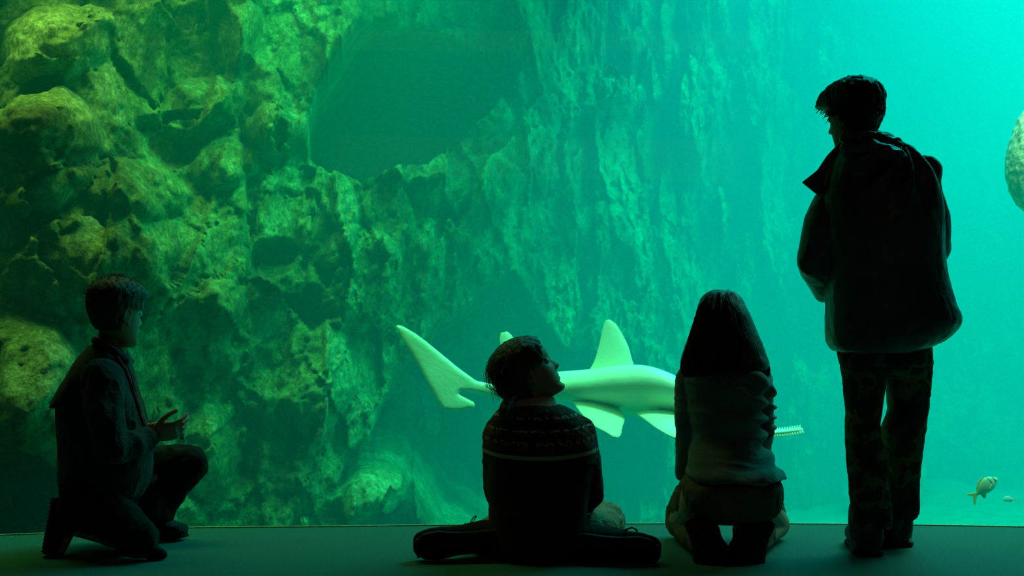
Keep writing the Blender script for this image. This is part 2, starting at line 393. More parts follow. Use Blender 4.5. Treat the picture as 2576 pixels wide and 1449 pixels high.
def hand(bm, wrist, along, normal, thumb_side, curl, s=1.0, spread=.10):
    """palm, four unequal fingers with knuckle bends and a thumb; normal points out of the back of the hand"""
    a = Vector(along).normalized(); n = Vector(normal); n = (n-a*n.dot(a)).normalized(); x = a.cross(n)*thumb_side   # x: towards the thumb
    W = Vector(wrist)
    loft(bm, [(W+a*t*s, x*wd*s, n*th*s) for t, wd, th in ((-.03, .021, .017), (0, .022, .016), (.02, .030, .015), (.05, .037, .014), (.075, .037, .012), (.086, .034, .009))], 24, 2.4)
    for i, (off_, ln, r) in enumerate(((.027, .068, .0078), (.009, .077, .008), (-.010, .072, .0076), (-.027, .056, .0068))):
        d = (a+x*(spread*(1.3-i*.9))).normalized(); p = W+a*.078*s+x*off_*s; pts = [(p-a*.02*s, r*s*1.05), (p, r*s*1.08)]
        cu = curl[i] if hasattr(curl, '__len__') else curl
        ang = 0
        for fr, k in ((.45, .8), (.31, 1.1), (.24, .8)):
            ang += cu*k; dd = d*math.cos(ang)-n*math.sin(ang); p = p+dd*ln*fr*s; pts.append((p, r*s*(1-.12*len(pts)/4)))
        limb(bm, pts, 12)
    p = W+a*.018*s+x*.024*s-n*.004*s; pts = [(p, .0125*s)]
    for dv, ln in (((.75, .62, -.25), .042), ((.95, .28, -.35), .030), ((1.0, .05, -.4), .024)):
        v = (a*dv[0]+x*dv[1]+n*dv[2]).normalized(); p = p+v*ln*s; pts.append((p, (.0105-.0008*len(pts))*s))
    limb(bm, pts, 12)
def shoe_bm(heel, toe, up, L=None, wd=.045, ht=.055, sole=False):
    """sneaker from heel to toe; returns one closed form (upper or, with sole=True, the treaded sole)"""
    bm = bmesh.new(); h = Vector(heel); t = Vector(toe); f = (t-h); L = f.length; f = f/L; u = Vector(up); u = (u-f*u.dot(f)).normalized(); r = f.cross(u)
    if sole:
        R = []
        for a, w_ in ((-.02, .02), (.0, .03), (.06, .036), (.3, .034), (.5, .036), (.72, .046), (.88, .040), (.97, .024), (1.0, .008)):
            R.append((h+f*L*a+u*.010, r*w_*wd/.045, u*.011))
        loft(bm, R, 30, 4)
        for k in range(15):
            c_ = h+f*L*(.03+.92*k/14); M = Matrix((r, f, u)).transposed().to_4x4()
            bmesh.ops.create_cube(bm, size=1, matrix=Matrix.Translation(c_+u*.001) @ M @ Matrix.Diagonal((.060*wd/.045, L*.03, .008, 1)))
    else:
        R = []
        for a, w_, z0 in ((-.01, .022, .05), (.03, .032, .07), (.10, .036, .082), (.22, .036, .085), (.34, .035, .074), (.5, .037, .056), (.68, .044, .044), (.82, .043, .036), (.93, .036, .032), (.985, .024, .024), (1.0, .008, .012)):
            z0 = z0*ht/.055; R.append((h+f*L*a+u*(z0/2+.012), r*w_*wd/.045, u*(z0/2)))
        loft(bm, smooth_ring(R), 30, 2.6)
    return bm
def smooth_ring(R, n=3):
    A = smooth_rows([tuple(c_)+tuple(a)+tuple(b_) for c_, a, b_ in R], n)
    return [(Vector(x[:3]), Vector(x[3:6]), Vector(x[6:9])) for x in A]
def shoe(root, heel, toe, up, m, ms, name='sneaker', lace=True, collar=None, **k):
    o = finish(shoe_bm(heel, toe, up, **k), name, m, root, voxel=.004, smooth=3, disp=folds(.0018, (40, 40, 40), 3))
    finish(shoe_bm(heel, toe, up, sole=True, **k), 'sole', ms, o, shade=False)
    h = Vector(heel); t = Vector(toe); f = (t-h); L = f.length; f /= L; u = Vector(up); u = (u-f*u.dot(f)).normalized(); r = f.cross(u)
    ht = k.get('ht', .055)/.055
    if lace:
        bm = bmesh.new()
        for j in range(5):
            c_ = h+f*L*(.36+.075*j); z_ = (.080-.0075*j)*ht+.010; s = 1 if j % 2 else -1
            limb(bm, [(c_-r*.026+u*(z_-.012), .0024), (c_+u*z_+f*.008*s, .0026), (c_+r*.026+u*(z_-.012), .0024)], 8)
        k0 = h+f*L*.30+u*(.102*ht)
        for s in (-1, 1):
            pts = [(k0+r*s*.034*math.sin(q_/8*PI)*1.1+f*(-.004+.012*math.cos(q_/8*2*PI))+u*(.010*math.sin(q_/8*2*PI)+.006*math.sin(q_/8*PI)), .0018) for q_ in range(9)]
            limb(bm, pts, 6)
            limb(bm, [(k0, .0018), (k0+r*s*.02-u*.012+f*.02, .0018), (k0+r*s*.03-u*.025+f*.026, .0018)], 6)
        finish(bm, 'lace', ms, o)
    return o
m_cloth_dark = mat('dark_navy_cloth', (.030, .036, .042), .9, (.02, .025, .03), 30, .25, 700, sheen=.1)
m_sole = mat('rubber', (.012, .012, .012), .7, (.02, .02, .02), 60, .4, 100)
m_hair = lambda n, c_: mat(n, c_, .45, [k*.5 for k in c_], 90, .5, 220, .45, stretch=(1, 1, .22))

# ---------------------------------------------------------------- 1. crouching boy at the left
BO = P(290, 1395, 4.60)[:2]
boy = thing('person', 'boy crouched on one knee at the left, facing right, hands together above his knee', 'person', (BO[0], BO[1], 0))
Mh = frame(P(294, 790, 4.64), (.60, .80, -.08), (.05, .02, 1), .97)
bm = bmesh.new(); head(bm, Mh)
limb(bm, [(P(290, 820, 4.66), .052), (P(282, 870, 4.67), .050), (P(270, 915, 4.67), .058)])
rows(bm, [(885, 232, 312, 4.67, .05), (925, 205, 325, 4.67, .12), (980, 180, 335, 4.66, .15), (1060, 178, 345, 4.66, .14), (1150, 180, 330, 4.66, .13), (1220, 175, 300, 4.66, .14), (1290, 185, 290, 4.66, .13)])
sh_n, sh_f = P(258, 955, 4.52), P(262, 955, 4.80)
el_n, el_f = P(282, 1128, 4.44), P(302, 1120, 4.84)
wr_n, wr_f = P(376, 1099, 4.56), P(372, 1080, 4.72)
limb(bm, [(sh_n, .048), (el_n, .036), (wr_n, .024)]); limb(bm, [(sh_f, .048), (el_f, .036), (wr_f, .024)])
hand(bm, P(384, 1096, 4.58), (.95, .20, .22), (.15, -.85, -.5), -1, (.36, .46, .55, .62), .95, .08)
hand(bm, P(380, 1076, 4.70), (.97, -.22, .10), (-.1, .50, .86), 1, (.28, .38, .46, .55), .95, .10)
hp_n, hp_f = P(222, 1236, 4.58), P(222, 1236, 4.76)
kn_n, kn_f = P(352, 1358, 4.50), P(478, 1163, 4.84)
an_n, an_f = P(172, 1318, 4.60), P(392, 1308, 4.88)
limb(bm, [(hp_n, .072), (kn_n, .046), (an_n, .034)]); limb(bm, [(hp_f, .072), (kn_f, .046), (an_f, .034)])
limb(bm, [(an_n, .034), (P(150, 1382, 4.58), .022)]); limb(bm, [(an_f, .034), (P(432, 1345, 4.88), .024)])
finish(bm, 'body', m_skin, boy, voxel=.0034, smooth=3); eyes(boy, Mh)
bm = bmesh.new()
def reg(p):
    f = 1 if p.z > .052+.25*max(0, .03-p.y)*0 else 0
    if p.y < .045 and p.z > .018: f = 1
    if p.y < -.022 and p.z > -.055: f = 1
    if p.y < -.06 and p.z > -.075: f = 1
    return f
hairshell(bm, Mh, reg, lambda p: .010+.010*max(0, p.z-.05)/.06+.012*max(0, min(1, (p.y-.03)/.05))*(p.z > .045), 3, .003)
rnd = random.Random(2)
for i in range(420):
    t = rnd.uniform(0, 2*PI); ph = rnd.uniform(.05, 1.25); v = Vector((math.sin(ph)*math.cos(t), math.sin(ph)*math.sin(t), math.cos(ph)))
    p = Vector((v.x*.078, -.008+v.y*.100, .022+v.z*.095)); 
    if reg(p) < 1: continue
    d = (v+Vector((rnd.uniform(-.5, .5), .5+rnd.uniform(-.3, .3), rnd.uniform(-.3, .3)))).normalized()
    strand(bm, [Mh @ p, Mh @ (p+v*.013+d*.004), Mh @ (p+v*.017+d*.015)], .0022)
finish(bm, 'hair', m_hair('dark_brown_hair', (.035, .022, .014)), boy)
# jacket: torso, sleeves, flapped yoke and collar
m_jac = mat('blue_grey_jacket', (.024, .034, .040), .85, (.014, .02, .024), 14, .5, 120, sheen=.1)
bm = bmesh.new()
rows(bm, [(862, 238, 306, 4.67, .060), (885, 222, 312, 4.67, .085), (910, 204, 322, 4.67, .125), (945, 186, 330, 4.67, .155), (985, 168, 340, 4.66, .165), (1020, 156, 350, 4.66, .165), (1060, 154, 362, 4.66, .16),
          (1100, 155, 372, 4.66, .155), (1150, 157, 378, 4.66, .155), (1200, 160, 372, 4.66, .16), (1245, 166, 350, 4.66, .165), (1262, 172, 330, 4.66, .16)], e=2.4)
limb(bm, [(sh_n, .068), (P(262, 1040, 4.46), .058), (el_n, .052), (P(335, 1118, 4.50), .044), (P(372, 1103, 4.56), .036)])
limb(bm, [(sh_f, .068), (P(275, 1040, 4.82), .058), (el_f, .052), (P(345, 1100, 4.78), .044), (P(368, 1086, 4.72), .036)])
jk = finish(bm, 'jacket', m_jac, boy, voxel=.006, smooth=4, disp=folds(.010, (16, 16, 9), 4, 3))
bm = bmesh.new()     # yoke flap over the shoulders that stands off the back
rows(bm, [(868, 232, 300, 4.67, .07), (905, 202, 316, 4.67, .135), (945, 182, 300, 4.67, .17), (985, 160, 262, 4.67, .178), (1012, 147, 235, 4.67, .180), (1016, 150, 200, 4.67, .176)], e=2.5)
finish(bm, 'yoke', m_jac, jk, voxel=.006, smooth=2, disp=folds(.004, (20, 20, 9), 9))
bm = bmesh.new()
limb(bm, [(P(240, 858, 4.60), .013), (P(262, 868, 4.57), .014), (P(290, 885, 4.56), .015), (P(314, 905, 4.60), .017), (P(318, 912, 4.68), .016), (P(305, 893, 4.76), .014), (P(262, 865, 4.78), .014), (P(238, 855, 4.70), .014), (P(240, 858, 4.60), .013)], 14)
finish(bm, 'collar', m_cloth_dark, jk, voxel=.004, smooth=3)
bm = bmesh.new()
limb(bm, [(P(296, 900, 4.545), .006), (P(318, 935, 4.56), .006), (P(334, 980, 4.56), .006), (P(352, 1040, 4.58), .006), (P(366, 1082, 4.60), .006)], 8)
finish(bm, 'front_band', mat('red_band', (.55, .07, .03), .8, (.35, .04, .02), 40), jk)
bm = bmesh.new()
limb(bm, [(P(316, 905, 4.60), .0022), (P(330, 945, 4.62), .0022), (P(345, 1000, 4.62), .0022), (P(358, 1045, 4.62), .0022), (P(372, 1085, 4.64), .0022)], 6)
finish(bm, 'neck_cord', m_cloth_dark, boy)
m_trou = mat('dark_trousers', (.013, .013, .015), .9, (.008, .008, .009), 20, .4, 200)
bm = bmesh.new()
rows(bm, [(1200, 176, 330, 4.67, .15), (1240, 162, 330, 4.67, .155), (1285, 150, 350, 4.66, .15), (1320, 165, 360, 4.64, .12)])
limb(bm, [(hp_f, .090), (P(350, 1190, 4.82), .078), (P(440, 1170, 4.84), .070), (P(474, 1168, 4.84), .066)])
limb(bm, [(P(474, 1168, 4.84), .066), (P(440, 1215, 4.85), .058), (P(408, 1262, 4.87), .054), (P(398, 1292, 4.88), .056)])
limb(bm, [(hp_n, .092), (P(290, 1305, 4.54), .078), (kn_n, .060), (P(384, 1388, 4.50), .024), (P(410, 1396, 4.50), .011)])
limb(bm, [(P(300, 1240, 4.74), .09), (P(360, 1260, 4.78), .07), (P(395, 1285, 4.86), .055)])
limb(bm, [(P(225, 1285, 4.66), .085), (P(300, 1325, 4.66), .070), (P(330, 1345, 4.62), .06)])
limb(bm, [(kn_n, .056), (P(275, 1322, 4.55), .056), (P(215, 1300, 4.59), .058), (P(178, 1302, 4.60), .060)])
finish(bm, 'trousers', m_trou, boy, voxel=.006, smooth=3, disp=folds(.009, (22, 22, 14), 6))
shoe(boy, P(136, 1254, 4.60), P(110, 1394, 4.56), (1, .1, .1), m_cloth_dark, m_sole, wd=.044, ht=.062)
shoe(boy, P(365, 1352, 4.90), P(446, 1350, 4.84)+Vector((.03, 0, -.0)), (0, 0, 1), m_cloth_dark, m_sole, wd=.044)

# ---------------------------------------------------------------- 2. seated girl
GO = P(1350, 1405, 4.56)
gi = thing('person', 'girl in a patterned sweater sitting on the floor, face turned up to the right', 'person', (GO[0], GO[1], 0))
Mg = frame(P(1331, 936, 4.60), (.85, .10, .48), (-.50, 0, .86), .96)
bm = bmesh.new(); head(bm, Mg, .85)
limb(bm, [(P(1322, 965, 4.60), .052), (P(1330, 1010, 4.60), .050), (P(1336, 1050, 4.60), .060)])
rows(bm, [(1035, 1290, 1400, 4.60, .05), (1065, 1245, 1465, 4.60, .07), (1120, 1240, 1480, 4.60, .09), (1200, 1250, 1465, 4.60, .09), (1290, 1250, 1460, 4.58, .10), (1370, 1245, 1465, 4.58, .12), (1404, 1265, 1445, 4.58, .10)])
limb(bm, [(P(1252, 1085, 4.60), .045), (P(1246, 1240, 4.62), .034), (P(1290, 1290, 4.82), .024)])
limb(bm, [(P(1464, 1085, 4.60), .045), (P(1490, 1232, 4.62), .034), (P(1430, 1285, 4.82), .024)])
hand(bm, P(1298, 1293, 4.84), (.55, .6, -.35), (0, .2, 1), 1, .45, .9); hand(bm, P(1422, 1288, 4.84), (-.55, .6, -.35), (0, .2, 1), -1, .45, .9)
for (h_, k_, a_, t_) in ((P(1300, 1370, 4.62), P(1262, 1325, 4.95), P(1225, 1365, 4.55), P(1090, 1382, 4.50)), (P(1420, 1370, 4.62), P(1520, 1308, 4.90), P(1492, 1362, 4.58), P(1610, 1398, 4.50))):
    limb(bm, [(h_, .075), (k_, .050), (a_, .034), (t_, .022)])
finish(bm, 'body', m_skin, gi, voxel=.0032, smooth=3); eyes(gi, Mg)
m_gh = m_hair('brown_hair', (.075, .045, .022))
bm = bmesh.new()
def regg(p):
    if p.z > .050 and p.y < .070: return 1
    if p.z > .012 and p.y < .058: return 1
    if p.y < -.008 and p.z > -.01: return 1
    if p.y < -.030 and p.z > -.085: return 1
    return 0
hairshell(bm, Mg, regg, lambda p: .019+.008*max(0, -p.y/.1), 5, .0035)
tie = P(1283, 1001, 4.495); rnd = random.Random(7)
limb(bm, [(Mg @ Vector((0, -.070, -.010)), .062), (Mg @ Vector((-.0, -.066, -.060)), .046), (P(1290, 990, 4.55), .030), (tie, .013)])
limb(bm, [(tie, .012), (P(1275, 1022, 4.47), .022), (P(1268, 1048, 4.455), .018), (P(1262, 1070, 4.45), .006)])
for i in range(120):
    a = tie+Vector((rnd.gauss(0, .006), rnd.gauss(0, .006), 0)); e_ = P(rnd.gauss(1266, 8), rnd.uniform(1045, 1082), 4.445)
    m_ = (a+e_)/2+Vector((rnd.gauss(0, .012), -.012, .004)); strand(bm, [a, m_, e_], .0016)
for i in range(260):       # loose strands swept from crown to tie and at the nape
    v = Vector((rnd.uniform(-.07, .07), rnd.uniform(-.10, .03), 0)); z = .12*math.sqrt(max(0, 1-(v.x/.09)**2-(v.y/.13)**2))+.0
    p0 = Mg @ Vector((v.x, v.y, z+.012)); p2 = tie+Vector((rnd.gauss(0, .02), rnd.gauss(0, .02), rnd.uniform(-.01, .05)))
    p1 = (p0+p2)/2+(Mg.to_3x3() @ Vector((v.x*.5, -.052, .005))); strand(bm, [p0, p0*.62+p1*.38+(Mg.to_3x3() @ Vector((0, -.012, .006))), p1*.9+p2*.1, p2], .0013)
for i in range(9):
    p0 = P(rnd.uniform(1236, 1262), rnd.uniform(965, 985), 4.57); strand(bm, [p0, p0+Vector((-.004, 0, -.02)), p0+Vector((rnd.uniform(-.012, .012), 0, -.05))], .0009)
finish(bm, 'hair', m_gh, gi)
bm = bmesh.new(); rt = Matrix.Translation(tie) @ Vector((.35, .3, -.9)).to_track_quat('Z', 'Y').to_matrix().to_4x4()
limb(bm, [(rt @ Vector((.014*math.cos(k*PI/8), .014*math.sin(k*PI/8), 0)), .005) for k in range(17)], 8)
finish(bm, 'hair_tie', mat('pale_band', (.45, .28, .22), .8), gi)
bm = bmesh.new()
loft(bm, smooth_ring([(P(1325, 992, 4.60), Vector((.070, 0, .004)), Vector((0, .064, .012))), (P(1329, 1002, 4.60), Vector((.085, 0, .002)), Vector((0, .075, .012))), (P(1334, 1016, 4.60), Vector((.092, 0, .0)), Vector((0, .082, .01))), (P(1338, 1034, 4.60), Vector((.105, 0, -.004)), Vector((0, .09, .01)))]), 40)
finish(bm, 'turtleneck', mat('pale_pink_knit', (.80, .52, .44), .95, (.66, .42, .35), 40, .5, 160, stretch=(1, 1, 3)), gi, voxel=.005, smooth=2, disp=folds(.004, (10, 10, 60), 2))
# sweater with a fair-isle yoke
m_sw = bpy.data.materials.new('fair_isle_knit'); m_sw.use_nodes = True; nt = m_sw.node_tree; b = nt.nodes['Principled BSDF']
b.inputs['Roughness'].default_value = 1; b.inputs['Specular IOR Level'].default_value = .05; b.inputs['Sheen Weight'].default_value = .1
tc = nt.nodes.new('ShaderNodeTexCoord'); sx = nt.nodes.new('ShaderNodeSeparateXYZ'); nt.links.new(tc.outputs['Object'], sx.inputs[0])
def mth(op, a, b_=None, c_=None):
    n = nt.nodes.new('ShaderNodeMath'); n.operation = op
    for i, v in enumerate((a, b_, c_)):
        if v is None: continue
        if isinstance(v, (int, float)): n.inputs[i].default_value = v
        else: nt.links.new(v, n.inputs[i])
    return n.outputs[0]
ztop = P(0, 1030, 4.6).z; zbot = P(0, 1150, 4.6).z
xo = mth('SUBTRACT', sx.outputs['X'], .0)
zc = mth('ADD', sx.outputs['Z'], mth('MULTIPLY', mth('MULTIPLY', xo, xo), -.45))       # the bands sag between the shoulders
band = mth('DIVIDE', mth('SUBTRACT', ztop, zc), ztop-zbot)                              # 0 at the neck, 1 at the lowest band
cr = nt.nodes.new('ShaderNodeValToRGB'); nt.links.new(band, cr.inputs[0]); cr.color_ramp.interpolation = 'CONSTANT'
cols = [(0, (.20, .05, .04)), (.10, (.42, .32, .26)), (.16, (.14, .04, .03)), (.27, (.05, .03, .03)), (.36, (.50, .44, .36)), (.41, (.26, .06, .035)), (.50, (.07, .03, .03)),
        (.60, (.55, .16, .07)), (.68, (.20, .05, .035)), (.78, (.07, .03, .03)), (.885, (.55, .36, .24)), (.965, (.040, .022, .022))]
while len(cr.color_ramp.elements) < len(cols): cr.color_ramp.elements.new(.5)
for e_, (p_, c_) in zip(cr.color_ramp.elements, cols): e_.position = p_; e_.color = (*c_, 1)
wv = mth('SINE', mth('MULTIPLY', sx.outputs['X'], 210)); wz = mth('SINE', mth('MULTIPLY', sx.outputs['Z'], 330))
kn = nt.nodes.new('ShaderNodeTexNoise'); kn.inputs['Scale'].default_value = 85; nt.links.new(tc.outputs['Object'], kn.inputs[0]); pt = mth('GREATER_THAN', mth('ADD', kn.outputs[0], mth('MULTIPLY', mth('MULTIPLY', wv, wz), .05)), .5)
inb = mth('LESS_THAN', band, .86)
mx = nt.nodes.new('ShaderNodeMix'); mx.data_type = 'RGBA'; nt.links.new(mth('MULTIPLY', pt, inb), mx.inputs[0]); nt.links.new(cr.outputs[0], mx.inputs[6]); mx.inputs[7].default_value = (.035, .02, .02, 1)
nt.links.new(mx.outputs[2], b.inputs['Base Color'])
ns = nt.nodes.new('ShaderNodeTexNoise'); ns.inputs['Scale'].default_value = 230; nt.links.new(tc.outputs['Object'], ns.inputs[0])
bp = nt.nodes.new('ShaderNodeBump'); bp.inputs['Distance'].default_value = .006; bp.inputs['Strength'].default_value = .6; nt.links.new(ns.outputs[0], bp.inputs['Height']); nt.links.new(bp.outputs[0], b.inputs['Normal'])
bm = bmesh.new()
rows(bm, [(1018, 1284, 1402, 4.60, .085), (1026, 1264, 1422, 4.60, .095), (1040, 1248, 1450, 4.60, .11), (1062, 1232, 1474, 4.60, .125), (1100, 1222, 1492, 4.60, .135), (1145, 1222, 1498, 4.60, .14), (1200, 1224, 1490, 4.60, .14),
          (1260, 1230, 1480, 4.59, .15), (1320, 1232, 1474, 4.585, .16), (1375, 1236, 1470, 4.58, .17), (1408, 1246, 1462, 4.58, .16)], e=2.5)
limb(bm, [(P(1262, 1092, 4.60), .062), (P(1256, 1160, 4.60), .060), (P(1256, 1238, 4.62), .050), (P(1285, 1275, 4.78), .042), (P(1292, 1290, 4.82), .034)])
limb(bm, [(P(1452, 1092, 4.60), .062), (P(1466, 1160, 4.60), .060), (P(1481, 1225, 4.61), .050), (P(1502, 1250, 4.64), .022), (P(1470, 1262, 4.70), .040), (P(1432, 1283, 4.82), .034)])
finish(bm, 'sweater', m_sw, gi, voxel=.006, smooth=3, disp=folds(.006, (9, 9, 16), 5, 3, .0015))
m_tan = mat('tan_trousers', (.26, .22, .14), .9, (.2, .16, .1), 12, .5, 90)
bm = bmesh.new()
limb(bm, [(P(1300, 1362, 4.66), .085), (P(1262, 1332, 4.94), .062), (P(1228, 1352, 4.66), .056), (P(1222, 1356, 4.60), .052)])
limb(bm, [(P(1425, 1362, 4.66), .085), (P(1522, 1312, 4.90), .068), (P(1500, 1340, 4.66), .062), (P(1494, 1348, 4.60), .054)])
rows(bm, [(1320, 1262, 1450, 4.62, .12), (1380, 1255, 1455, 4.60, .13), (1404, 1270, 1440, 4.60, .11)])
finish(bm, 'trousers', m_tan, gi, voxel=.006, smooth=3, disp=folds(.010, (26, 26, 20), 7))
m_suede = mat('dark_suede', (.026, .022, .020), .95, (.018, .015, .014), 25, .3, 300)
shoe(gi, P(1262, 1362, 4.49), P(1040, 1381, 4.46), (.1, 1, .35), m_suede, m_sole, wd=.052, ht=.060)
shoe(gi, P(1455, 1372, 4.46), P(1662, 1396, 4.42), (-.1, 1, .35), m_suede, m_sole, wd=.052, ht=.060)

for nm_, pts_ in (('shoe_cuff', [(P(1222, 1340, 4.56), .034), (P(1190, 1346, 4.54), .030), (P(1165, 1352, 4.53), .024)]), ('shoe_cuff', [(P(1505, 1352, 4.54), .036), (P(1545, 1350, 4.52), .032), (P(1580, 1356, 4.51), .024)]),
                  ('loose_lace', [(P(1570, 1334, 4.51), .003), (P(1590, 1327, 4.51), .003), (P(1603, 1334, 4.51), .003), (P(1600, 1343, 4.51), .003), (P(1588, 1338, 4.51), .003), (P(1572, 1338, 4.51), .003)]),
                  ('loose_lace', [(P(1196, 1330, 4.53), .0035), (P(1184, 1322, 4.53), .003), (P(1176, 1318, 4.53), .003)])):
    bm = bmesh.new(); limb(bm, pts_, 12); finish(bm, nm_, m_suede, gi, voxel=.002 if 'lace' in nm_ else .004, smooth=2)

# ---------------------------------------------------------------- 3. kneeling girl seen from behind
KO = P(1830, 1400, 4.6)
kg = thing('person', 'girl with long straight hair kneeling with her back turned, beside the standing figure', 'person', (KO[0], KO[1], 0))
Mk = frame(P(1818, 822, 4.76), (.05, 1, .05), (0, -.05, 1), .96)
bm = bmesh.new(); head(bm, Mk)
limb(bm, [(P(1818, 870, 4.74), .050), (P(1819, 925, 4.72), .050), (P(1820, 960, 4.71), .06)])
rows(bm, [(935, 1760, 1880, 4.70, .05), (960, 1730, 1912, 4.70, .08), (1010, 1735, 1912, 4.70, .09), (1080, 1750, 1905, 4.68, .085), (1140, 1752, 1905, 4.66, .09), (1200, 1735, 1930, 4.62, .11), (1270, 1732, 1935, 4.60, .12), (1310, 1750, 1925, 4.60, .10)])
limb(bm, [(P(1732, 962, 4.71), .043), (P(1730, 1078, 4.72), .032), (P(1722, 1190, 4.80), .024)])
limb(bm, [(P(1912, 962, 4.71), .043), (P(1924, 1070, 4.74), .032), (P(1918, 1150, 4.90), .024)])
hand(bm, P(1722, 1196, 4.81), (.0, .45, -.8), (-.9, .2, 0), 1, .35, .9); hand(bm, P(1916, 1155, 4.91), (-.1, .6, -.6), (.9, .2, 0), -1, .35, .9)
for s, hx, kx, ax in ((-1, 1770, 1712, 1776), (1, 1890, 1950, 1888)):
    limb(bm, [(P(hx, 1260, 4.62), .082), (P(kx, 1318, 4.86), .052), (P(ax, 1378, 4.52), .034), (P(ax, 1405, 4.46), .026)])
finish(bm, 'body', m_skin, kg, voxel=.0036, smooth=3); eyes(kg, Mk)
m_kh = m_hair('dark_red_brown_hair', (.045, .022, .014))
bm = bmesh.new()
rows(bm, [(730, 1798, 1832, 4.76, .03), (735, 1784, 1846, 4.76, .06), (748, 1768, 1862, 4.76, .09), (775, 1756, 1876, 4.755, .118), (812, 1745, 1893, 4.75, .125), (850, 1732, 1910, 4.74, .125), (890, 1719, 1925, 4.73, .12), (915, 1712, 1934, 4.725, .115), (932, 1722, 1930, 4.72, .105), (941, 1740, 1915, 4.72, .09)], e=2.2)
rnd = random.Random(5)
hr = smooth_rows([(735, 1784, 1846), (775, 1756, 1876), (812, 1745, 1893), (850, 1732, 1910), (890, 1719, 1925), (922, 1710, 1938)], 4)
for i in range(620):
    u = rnd.uniform(-1, 1); u = math.copysign(abs(u)**.8, u); pts = []
    end = rnd.uniform(925, 950); st_ = rnd.uniform(735, 860)
    for k in range(7):
        py = st_+(end-st_)*k/6; xl = np.interp(py, [r_[0] for r_ in hr], [r_[1] for r_ in hr]); xr = np.interp(py, [r_[0] for r_ in hr], [r_[2] for r_ in hr])
        cx_ = (xl+xr)/2+(xr-xl)/2*u*1.0; dd = 4.75-.03*(k/6)-.124*math.sqrt(max(0, 1-abs(u)**2.2))-rnd.uniform(-.002, .004)
        pts.append(P(cx_+rnd.gauss(0, .5), py, dd))
    strand(bm, pts, .0022)
finish(bm, 'hair', m_kh, kg, disp=folds(.0035, (70, 70, 3), 4, 2))
m_sh = mat('grey_green_jersey', (.15, .19, .17), .9, (.11, .14, .125), 10, .25, 150, sheen=.15)
bm = bmesh.new()
rows(bm, [(915, 1765, 1878, 4.72, .07), (928, 1728, 1915, 4.71, .09), (950, 1716, 1928, 4.70, .11), (990, 1720, 1926, 4.70, .12), (1040, 1732, 1920, 4.69, .12), (1090, 1740, 1918, 4.68, .115), (1130, 1738, 1926, 4.66, .12), (1165, 1732, 1950, 4.64, .150), (1188, 1728, 1966, 4.62, .170), (1200, 1736, 1972, 4.61, .172)], e=2.4)
limb(bm, [(P(1735, 958, 4.71), .050), (P(1730, 1030, 4.71), .044), (P(1733, 1082, 4.72), .042), (P(1728, 1140, 4.76), .038), (P(1724, 1188, 4.80), .032)])
limb(bm, [(P(1908, 958, 4.71), .050), (P(1912, 1030, 4.72), .044), (P(1916, 1078, 4.74), .042), (P(1914, 1120, 4.82), .036), (P(1915, 1145, 4.88), .032)])
def kfold(co, no):
    h = folds(.004, (12, 12, 16), 4)(co, no)
    c0 = P(1930, 1060, 4.58)                                 # folds fanning out of the right waist
    dx = c0.x-co[:, 0]; dz = co[:, 2]-c0.z
    ang = np.arctan2(dz, dx+.12); r_ = np.hypot(dx, dz)
    m_ = np.exp(-(r_/.22)**2)*(co[:, 1] < 4.72)
    return h+.013*m_*np.sin(ang*15+vnoise(co*6, 3)*4)+folds(.005, (5, 5, 24), 14, 3)(co, no)
finish(bm, 'top', m_sh, kg, voxel=.005, smooth=3, disp=kfold)
m_kt = mat('tan_cotton', (.16, .11, .065), .9, (.12, .085, .05), 14, .4, 120)
bm = bmesh.new()
rows(bm, [(1175, 1752, 1938, 4.64, .11), (1200, 1732, 1955, 4.62, .135), (1225, 1720, 1964, 4.60, .155), (1265, 1720, 1962, 4.60, .155), (1295, 1735, 1950, 4.60, .13), (1308, 1760, 1925, 4.60, .09)], e=2.3)
for s, hx, kx, kr, ax in ((-1, 1765, 1722, .068, 1776), (1, 1893, 1930, .066, 1888)):
    limb(bm, [(P(hx, 1250, 4.66), .088), (P((hx+kx)/2, 1275, 4.78), .080), (P(kx, 1300, 4.88), kr)])
    limb(bm, [(P(kx, 1305, 4.87), kr), (P((kx+ax)/2, 1345, 4.68), .056), (P(ax, 1368, 4.52), .048)])
finish(bm, 'trousers', m_kt, kg, voxel=.006, smooth=3, disp=folds(.008, (24, 24, 18), 17))
shoe(kg, P(1752, 1300, 4.50), P(1800, 1425, 4.40), (.1, 1, .15), m_suede, m_sole, wd=.062, ht=.075, lace=False)
shoe(kg, P(1925, 1300, 4.50), P(1876, 1425, 4.40), (-.1, 1, .15), m_suede, m_sole, wd=.062, ht=.075, lace=False)

# ---------------------------------------------------------------- 4. standing figure
TO = P(2215, 1390, 4.62)
te = thing('person', 'tall figure in a loose dark jacket and camouflage trousers standing, looking left', 'person', (TO[0], TO[1], 0))
Mt = frame(P(2147, 292, 4.62), (-.62, .74, -.20), (-.10, .12, 1), 1.0)
bm = bmesh.new(); head(bm, Mt)
limb(bm, [(P(2160, 310, 4.61), .056), (P(2170, 360, 4.60), .056), (P(2180, 400, 4.60), .066)])
rows(bm, [(385, 2130, 2240, 4.60, .06), (430, 2095, 2320, 4.60, .09), (520, 2090, 2330, 4.60, .11), (640, 2110, 2325, 4.60, .10), (740, 2115, 2330, 4.60, .11), (840, 2125, 2325, 4.60, .11), (900, 2135, 2320, 4.60, .10), (935, 2155, 2300, 4.60, .08)])
limb(bm, [(P(2100, 450, 4.60), .050), (P(2042, 655, 4.62), .038), (P(2100, 735, 4.80), .026)])
limb(bm, [(P(2315, 450, 4.60), .050), (P(2350, 640, 4.64), .038), (P(2290, 730, 4.80), .026)])
